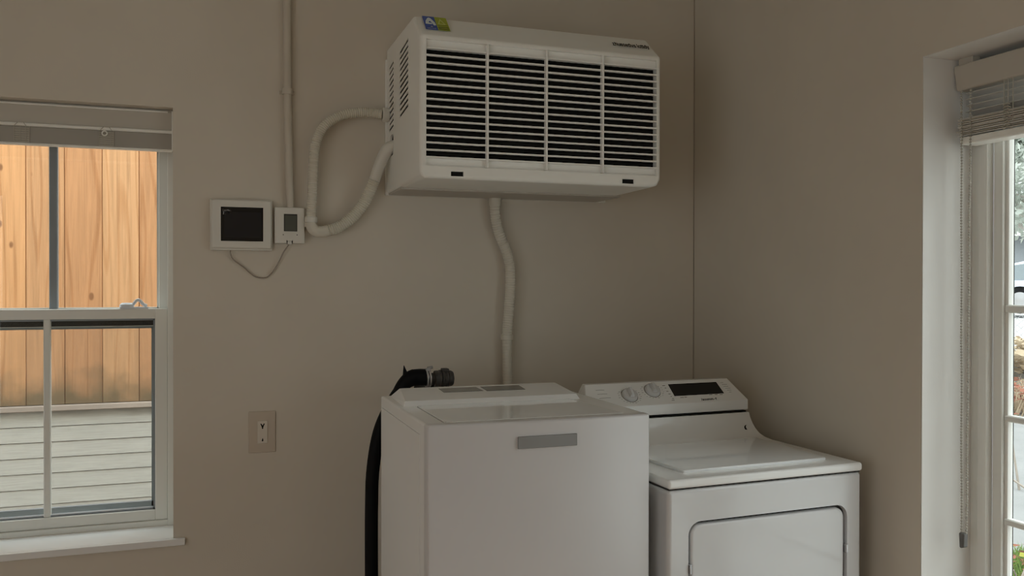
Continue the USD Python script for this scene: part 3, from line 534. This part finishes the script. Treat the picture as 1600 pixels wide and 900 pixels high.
# narrow the backsplash towards its top
s = 1 - .045 * np.clip((bsm.vertices[:, 2] - .9) / .075, 0, 1); bsm.vertices[:, 0] *= s
obj('backsplash', L(bsm), M_ENAMEL_LIT, dr, label='curved backsplash below the controls', smooth=40)
ro = .004; FN = np.array([0, -.059, .068]); FN /= np.linalg.norm(FN); FN = np.array([0, -.655, .755]) / np.linalg.norm([.655, .755])
cpts = [[sg * u, v, z] for sg in (1, -1) for u, v, z in ((.298, .494, .9815), (.298, .494, 1.016), (.268, .5645, 1.0775), (.262, .60, 1.0775), (.296, .625, .9815))]
inner = [np.array(p) + np.array([-np.sign(p[0]) * ro, .004 if p[1] < .58 else -.004, .003 if p[2] < 1 else -.004]) for p in cpts]
q = obj('control_console', L(rhull(inner, ro, 4)), M_ENAMEL_LIT, dr, smooth=25)
obj('console_seam', L(bx((-.286, .490, .9738), (.286, .60, .9790))), M_BLACK, dr, label='black seam under the control console')
# face frame: s up the face, n outward
p0, p1 = np.array([0, .498, 1.012]), np.array([0, .5685, 1.0735]); FS = (p1 - p0) / np.linalg.norm(p1 - p0); FN = np.array([0, -FS[2], FS[1]]); FO = p0 + FN * ro - FS * .001
def face(m, off=0.0): return L(to_axes(m, FO + FN * off, (1, 0, 0), FS, FN))
obj('display', face(prism([(.030, .0310), (.219, .0318), (.214, .0815), (.029, .0815)], .0012)), M_DISP, q, label='black oblong display')
knob_pos = [(-.129, .0435), (-.040, .0585)]
for (u, s_) in knob_pos:
    kb = lathe([(0, 0), (.0262, 0), (.0262, .0025), (.0245, .008), (.0215, .0105), (0, .0112)], k=40)
    k_ = obj('knob', face(tm(kb.vertices + [u, s_, 0], kb.faces)), M_ENAMEL, q, label='round white dial')
    gr = rhull([[u + a, s_ + b, c] for a, b, c in ((-.0075, -.014, .010), (.0075, -.014, .010), (-.0060, .017, .010), (.0060, .017, .010), (-.003, -.010, .020), (.003, -.010, .020), (-.003, .014, .022), (.003, .014, .022))], .002, 3)
    obj('grip', face(gr), M_ENAMEL, k_)
    obj('shadow_ring', face(tm(*(lambda m: (m.vertices + [u, s_, 0], m.faces))(lathe([(.0262, 0), (.0282, 0), (.0282, .0004), (.0262, .0004), (.0262, 0)], k=40)))), M_GINK, k_, label='dark ring at the foot of the dial')
marks = []
for (u, s_) in knob_pos:
    for k in range(17):
        a = math.radians(-215 + k * 15.6); R = .0355 + .002 * (k % 2)
        w_ = .0035 if k % 3 else .006
        m = prism(sbox(-w_ / 2, -.0006, w_ / 2, .0006), .0003); m.apply_translation([u + R * math.cos(a) * 1.05, s_ + R * math.sin(a) * .86, 0])
        if .004 < m.bounds[0][1] and m.bounds[1][1] < .086 and not (.02 < m.bounds[1][0]): marks.append(m)
for k, w_ in enumerate((.030, .034, .040)): marks.append(prism(sbox(-.238, .071 - k * .0165, -.238 + w_, .0722 - k * .0165), .0003))
for k in range(6): marks.append(prism(sbox(.229 + .004 * k * .6, .0775 - k * .0085, .229 + .004 * k * .6 + (.012, .02, .018, .02, .016, .01)[k], .0788 - k * .0085), .0003))
obj('fine_print', face(join(*marks)), paint('faint_grey_ink', (.27, .26, .235), .6, .2), q, label='faint grey dial marks', kind='stuff')
dk = [(.006, .0765, .010), (.010, .066, .006), (.010, .052, .007), (.012, .040, .008), (.015, .029, .004), (.016, .020, .007), (.012, .0135, .010), (.048, .0225, .013), (.064, .0230, .009), (.160, .0275, .012), (.182, .0270, .010), (.2, .026, .012)]
obj('fine_print', face(join(*[prism(sbox(u, s_, u + w_, s_ + .0022), .0003) for u, s_, w_ in dk])), M_GINK, q, label='grey print beside the display', kind='stuff')
t = meshkit.text_mesh('/auumm-f', .010, .0006, bold=True); t.apply_scale([.060 / t.extents[0], .0105 / t.extents[1], 1]); t.apply_translation([.120 - t.bounds[0][0], .0050 - t.bounds[0][1], 0])
obj('lettering', face(t), M_INK, q, label='small bold black lettering')
moon = Point(0, 0).buffer(.0105, 16).difference(Point(.0055, .0015).buffer(.0098, 16))
mm = uvz(moon, 0, .0008); T = trimesh.transformations.rotation_matrix(-.55, [1, 0, 0]); mm.apply_transform(T); mm.apply_translation([.268, .4590, .9275])
obj('moon_mark', L(mm), M_INK, dr, label='black crescent mark on the backsplash')
for u in (-.25, .25):
    for v in (.07, .55): obj('foot', L(lathe([(0, 0), (.022, 0), (.022, .008), (.012, .014), (.012, .034), (0, .034)], (u, v, 0), k=16)), M_RUB, dr)

# ================================================================ OUTSIDE, LEFT WINDOW: board fence on a lapped base
FY = 1.75
fc = thing('board_fence', 'tall orange cedar board fence on a pale lapped base outside the left window', 'fence', (-.6, FY, -.25))
for k in range(-12, 13):
    x = -.483 + k * .1676
    obj('board', cbox((x + .0012, FY, .800), (x + .1664, FY + .022, 2.20), .0022), M_CEDAR, fc, smooth=False)
obj('backing', bx((-2.6, FY + .0225, -.25), (1.8, FY + .07, 2.18)), M_DIRT, fc)
obj('tongue_board', bx((-2.6, FY + .006, .801), (1.8, FY + .0215, 2.17)), M_TONGUE, fc)
obj('ledge', cbox((-2.6, FY - .028, .772), (1.8, FY + .023, .7985), .003), M_LEDGE, fc, label='weathered ledge under the boards')
for k in range(14):
    z1 = .770 - k * .0755
    obj('siding_board', hull([[x, y, z] for x in (-2.6, 1.8) for y, z in ((FY - .004, z1 - .001), (FY - .003, z1), (FY + .02, z1), (FY - .007, z1 - .0725), (FY + .02, z1 - .0725), (FY - .007, z1 - .0715))]), M_SIDING, fc, smooth=False)
obj('side_yard', bx((-6, .3, -.35), (2.0, 5.0, -.25)), M_DIRT, kind='structure', smooth=False)

# ================================================================ OUTSIDE, RIGHT WINDOW
D2 = np.array([.876, .7527]); D2 /= np.linalg.norm(D2); P2 = np.array([D2[1], -D2[0]]); SCF = 1.155       # direction of the street view and its right-hand side
def out(F, s=0.0, z=0.0): q = np.array([0, -3.0]) + D2 * F * SCF + P2 * s; return [q[0], q[1], z]
prof = [(0, -.2), (9.6, -.2), (11.0, -.18), (13.5, .12), (17.0, .62), (60, .75)]
v = []; 
for F, z in prof:
    for s in (-14, 16): v.append(out(max(F, 0), s if F > 3.2 else s, z - (.06 if F < 9 else 0)))
v = [list(p) for p in v]; ff = []
for i in range(len(prof) - 1): ff += [[2 * i, 2 * i + 1, 2 * i + 3], [2 * i, 2 * i + 3, 2 * i + 2]]
for p in v[:2]: p[2] -= .2
gm = tm(v, ff); gm.fix_normals()
low = np.array(v); low[:, 2] -= 1.0
full = tm(np.vstack([v, low]), np.vstack([ff]))
obj('street_ground', gm, M_RAWCONC, kind='structure', smooth=False)
fan = hull([out(F, s, z) for F, s in ((4.9, -6), (4.9, 9), (9.9, -9), (9.9, 12)) for z in (-.29, -.185)])
obj('driveway', fan, paint('pale_concrete', (.22, .22, .215), .8, .2, bump=.2, scale=20, vary=.08), kind='structure', smooth=False)
bed = hull([out(F, s, z) for F, s in ((3.0, -1.2), (3.0, 3), (4.95, -4), (4.95, 7)) for z in (-.33, -.215)])
obj('planting_bed', bed, M_DIRT, kind='structure', smooth=False)
def blades(n, Fa, Fb, sa, sb, z0, h, w, lean=.5, flat=False):
    V, Fc = [], []
    for i in range(n):
        p = np.array(out(rng.uniform(Fa, Fb), rng.uniform(sa, sb), z0)); a = rng.uniform(0, 6.28); d = np.array([math.cos(a), math.sin(a), 0])
        if flat:
            e = np.array([-d[1], d[0], rng.uniform(-.6, .6)]) * w * rng.uniform(.6, 1.3); p[2] += rng.uniform(0, h); u = (d + [0, 0, rng.uniform(-.5, .5)]) * w * 1.4 * rng.uniform(.6, 1.3)
            q = [p - u, p + e, p + u, p - e]; b = len(V); V += q; Fc += [[b, b + 1, b + 2], [b, b + 2, b + 3]]
        else:
            hh = h * rng.uniform(.6, 1.2); tip = p + [d[0] * hh * lean * rng.uniform(0, 1), d[1] * hh * lean, hh]; e = np.array([-d[1], d[0], 0]) * w
            b = len(V); V += [p - e, p + e, tip]; Fc += [[b, b + 1, b + 2]]
    return tm(V, Fc)
def leafmat(name, col, tr=.3):
    return mat(name, {'d': ('diffuse_bsdf', {'color': col}), 't': ('translucent_bsdf', {'color': col}), 'm': ('mix_closure', {'fac': tr})}, [('d.BSDF', 'm.closure1'), ('t.BSDF', 'm.closure2')], 'm.closure')
M_GRASS = leafmat('grass_blade', (.17, .26, .07)); M_REDL = leafmat('red_leaf', (.27, .12, .085), .2); M_TANL = leafmat('tan_leaf', (.42, .34, .24), .2)
M_YEL = leafmat('yellow_leaf', (.34, .34, .08)); M_PALE = leafmat('pale_leaf', (.50, .53, .48)); M_TWIG = paint('twig_bark', (.30, .26, .22), .8, .2); M_PTWIG = paint('pale_bark', (.50, .46, .42), .8, .2)
obj('lawn', blades(9000, 4.50, 5.12, -1.0, 1.6, -.21, .10, .006), M_GRASS, label='bright green grass strip at the foot of the driveway', cat='grass', kind='stuff', smooth=False)
obj('fallen_leaves', blades(500, 4.55, 5.1, -.1, 1.5, -.17, .10, .022, flat=True), M_REDL, label='dull red fallen leaves lying on the green grass', cat='leaves', kind='stuff', smooth=False)
obj('groundcover', blades(260, 4.5, 4.95, -.6, 1.2, -.18, .12, .016, flat=True), M_YEL, label='yellow-green low leaves among the grass', cat='plants', kind='stuff', smooth=False)
obj('mulch', blades(4000, 3.6, 4.55, -1.0, 1.5, -.225, .07, .022, flat=True), paint('mulch_bark', (.17, .14, .115), .9, .1), label='dark bark mulch in the bed under the window', cat='mulch', kind='stuff', smooth=False)
obj('leaf_bank', blades(2600, 10.3, 11.9, -3, 4, -.2, .36, .05, flat=True), M_REDL, label='bank of reddish brown leaves beyond the driveway', cat='leaves', kind='stuff', smooth=False)
obj('dry_grass', blades(6000, 10.4, 12.2, -3, 4, -.2, .30, .02), M_TANL, label='pale dry grass growing through the leaf bank', cat='grass', kind='stuff', smooth=False)
obj('brush_pile', blades(5000, 12.2, 13.8, -3, 4, .05, .52, .06, flat=True), M_TANL, label='tan brush heap along the wire fence', cat='brush', kind='stuff', smooth=False)
def twigs(n, Fa, Fb, sa, sb, z0, ln, r, seed):
    g_ = np.random.default_rng(seed); ms = []
    for i in range(n):
        p = np.array(out(g_.uniform(Fa, Fb), g_.uniform(sa, sb), z0)); a = g_.uniform(0, 6.28); el = g_.uniform(.25, 1.2); d_ = np.array([math.cos(a) * math.cos(el), math.sin(a) * math.cos(el), math.sin(el)])
        l_ = ln * g_.uniform(.6, 1.3); b_ = g_.normal(0, .12, 3) * l_
        ms.append(tube(spline([p, p + d_ * l_ * .5 + b_, p + d_ * l_], 4), np.linspace(r, r * .35, 9), 5))
    return join(*ms)
for k, (F, s, n, ln, c, lb) in enumerate(((4.35, .05, 9, .55, M_TWIG, 'bare twiggy shrub in the bed right under the window'), (6.6, .10, 5, 1.1, M_TWIG, 'bare arching stems rising beside the driveway'), (11.2, .0, 12, 1.1, M_PTWIG, 'pale bare brush stems in front of the wire fence'))):
    t_ = thing('bare_shrub', lb, 'shrub', out(F, s, -.25)); obj('stems', twigs(n, F - .15, F + .15, s - .12, s + .12, -.24, ln, .010 if k < 2 else .014, 11 + k), c, t_)
# wire fence
wfn = thing('wire_fence', 'grey chain-link fence along the street beyond the driveway', 'fence', out(14.0, 0, .1))
fx = lambda s, z: out(14.0, s, z)
for s in (-3.2, -.9, 1.4, 3.7): obj('post', cyl(fx(s, .0), fx(s, 1.05), .022, 10), M_STEEL, wfn)
obj('top_rail', cyl(fx(-3.2, .98), fx(3.7, .98), .016, 10), M_STEEL, wfn)
ws_ = []
for k in range(66):
    s0 = -3.2 + k * .105
    for sg in (1, -1):
        pts_ = [fx(s0 + sg * (z - .15) + (0 if sg > 0 else .0), z) for z in np.arange(.15, .98, .4)] + [fx(s0 + sg * .83, .98)]
        if all(-3.3 < s0 + sg * (z - .15) < 3.8 for z in (.15, .98)): ws_.append(tube(pts_, .0035, 4))
obj('wire_mesh', join(*ws_), M_STEEL, wfn, kind='stuff')
# parked car, side on
CF = 20.0; c0 = np.array(out(CF, 0, .72)); ca = np.array([P2[0], P2[1], 0]); cz = np.array([0, 0, 1.0]); cn = np.array([-D2[0], -D2[1], 0])
car = thing('parked_car', 'pale silver-blue car parked on the street beyond the wire fence', 'car', c0)
def CAR(m): return to_axes(m, c0 - cn * .85, ca, cz, cn)
M_CAR = paint('car_paint', (.55, .60, .68), .25, .6, coat=.6); M_CGL = paint('car_glass', (.16, .19, .20), .08, .6)
lower = [(-.75, .25), (-.80, .55), (-.72, .66), (.1, .74), (3.0, .74), (3.55, .68), (3.6, .35), (3.5, .25)]
lowm = prism(Polygon(lower).buffer(-.05).buffer(.05), 1.7)
arches = [tm(*(lambda m: (m.vertices, m.faces))(to_axes(lathe([(0, -.3), (.33, -.3), (.33, 2.2), (0, 2.2), (0, -.3)], k=24), (x, .28, 0), (1, 0, 0), (0, 1, 0), (0, 0, 1)))) for x in (.05, 2.8)]
try: lowm = cut(lowm, *arches)
except Exception: pass
obj('car_body', CAR(lowm), M_CAR, car)
cabm = hull([[x, y, z] for x, y, i in ((-.60, .72, .06), (-.15, 1.10, .22), (.35, 1.22, .26), (1.25, 1.22, .26), (2.15, .72, .06)) for z in (i, 1.7 - i)])
obj('cabin', CAR(cabm), M_CAR, car)
def sidewin(pts_, nm='side_window'):
    ms = []
    for z_, sgn in ((1.7, 1),):
        V = [[x, y, z_ - .06 - (y - .72) * .40 + o] for o in (.012, -.03) for x, y in pts_]; ms.append(hull(V))
    obj(nm, CAR(join(*ms)), M_CGL, car)
sidewin([(-.42, .75), (-.08, 1.07), (.38, 1.15), (.42, .75)]); sidewin([(.50, .75), (.48, 1.15), (1.18, 1.15), (1.75, .75)])
for x in (.05, 2.8):
    for z_ in (.12, 1.58):
        w_ = obj('wheel', CAR(to_axes(lathe([(0, -.1), (.24, -.1), (.29, -.07), (.30, 0), (.29, .07), (.24, .1), (0, .1)], k=24), (x, .30, z_), (1, 0, 0), (0, 1, 0), (0, 0, 1))), M_RUB, car)
        obj('hubcap', CAR(to_axes(lathe([(0, .095), (.17, .095), (.18, .105), (.05, .115), (0, .115)], k=20), (x, .30, z_), (1, 0, 0), (0, 1, 0), (0, 0, 1))), M_STEEL, w_)
# far house
HF = 32; h0 = np.array(out(HF, 0, .72)); hs = thing('neighbour_house', 'grey house with a brown roof across the street', 'house', h0)
def HOUSE(m): return to_axes(m, h0, ca, cz, cn)
obj('wall', HOUSE(bx((-5, 0, -7), (7, 2.55, 0))), paint('house_wall', (.30, .32, .34), .8, .2), hs, smooth=False)
obj('roof', HOUSE(hull([[x, y, z] for x in (-5.6, 7.6) for y, z in ((2.5, .55), (2.62, .55), (4.2, -3.5), (4.05, -3.5), (2.5, -7.5), (2.62, -7.5))])), paint('roof_shingle', (.20, .155, .125), .85, .2, vary=.2), hs, smooth=False)
obj('fascia', HOUSE(bx((-5.6, 2.38, .5), (7.6, 2.58, .58))), M_TRIM, hs)
for x in (-2.6, .3, 3.2):
    f_ = obj('window', HOUSE(bx((x, .9, -.04), (x + 1.3, 2.0, .05))), M_TRIM, hs); obj('pane', HOUSE(bx((x + .08, .98, .045), (x + 1.22, 1.92, .06))), M_CGL, f_)
# trees
def tree(F, s, z0, h, seed, lb, lm, nleaf=2600, sp=2.4, ls=.10):
    g_ = np.random.default_rng(seed); b_ = np.array(out(F, s, z0)); t_ = thing('street_tree', lb, 'tree', b_)
    tr = [tube(spline([b_, b_ + [.1, .1, h * .35], b_ + [-.1, .15, h * .7], b_ + [.1, 0, h]], 6), np.linspace(.16, .03, 19), 8)]; tips = []
    for k in range(26):
        zf = g_.uniform(.28, .95); a = g_.uniform(0, 6.28); l_ = sp * (1.15 - zf * .6) * g_.uniform(.6, 1.2); p = b_ + [0, 0, h * zf]
        e = p + [math.cos(a) * l_, math.sin(a) * l_, l_ * g_.uniform(-.1, .55)]; m_ = (p + e) / 2 + [0, 0, .15 * l_]
        cv = spline([p, m_, e], 6); tr.append(tube(cv, np.linspace(.045, .010, len(cv)), 5)); tips.append(cv)
        for j in range(4):
            q_ = cv[g_.integers(3, len(cv))]; e2 = q_ + g_.normal(0, .5, 3) * [1, 1, .6]; tr.append(tube([q_, (q_ + e2) / 2 + [0, 0, .05], e2], np.array([.016, .011, .006]), 4)); tips.append(np.array([q_, e2]))
    obj('trunk', join(*tr), M_PTWIG, t_)
    V, Fc = [], []
    for i in range(nleaf):
        cv = tips[g_.integers(len(tips))]; p = cv[g_.integers(len(cv) // 2, len(cv))] + g_.normal(0, .22, 3); u = g_.normal(0, 1, 3); u /= np.linalg.norm(u); w_ = np.cross(u, g_.normal(0, 1, 3)); w_ /= np.linalg.norm(w_)
        b = len(V); V += [p - u * ls, p + w_ * ls * .5, p + u * ls, p - w_ * ls * .5]; Fc += [[b, b + 1, b + 2], [b, b + 2, b + 3]]
    obj('foliage', tm(V, Fc), lm, t_, kind='stuff', smooth=False)
tree(25, .4, .72, 6.6, 21, 'pale leafy tree standing behind the parked car', M_PALE, 6500, 2.6, .13)
tree(45, -2.5, .72, 11, 22, 'tall pale tree rising behind the grey house roof', M_PALE, 7000, 3.6, .2)
tree(56, 8.5, .72, 10, 23, 'broad grey-green tree right of the grey house', leafmat('grey_leaf', (.40, .43, .38)), 7000, 3.6, .2)
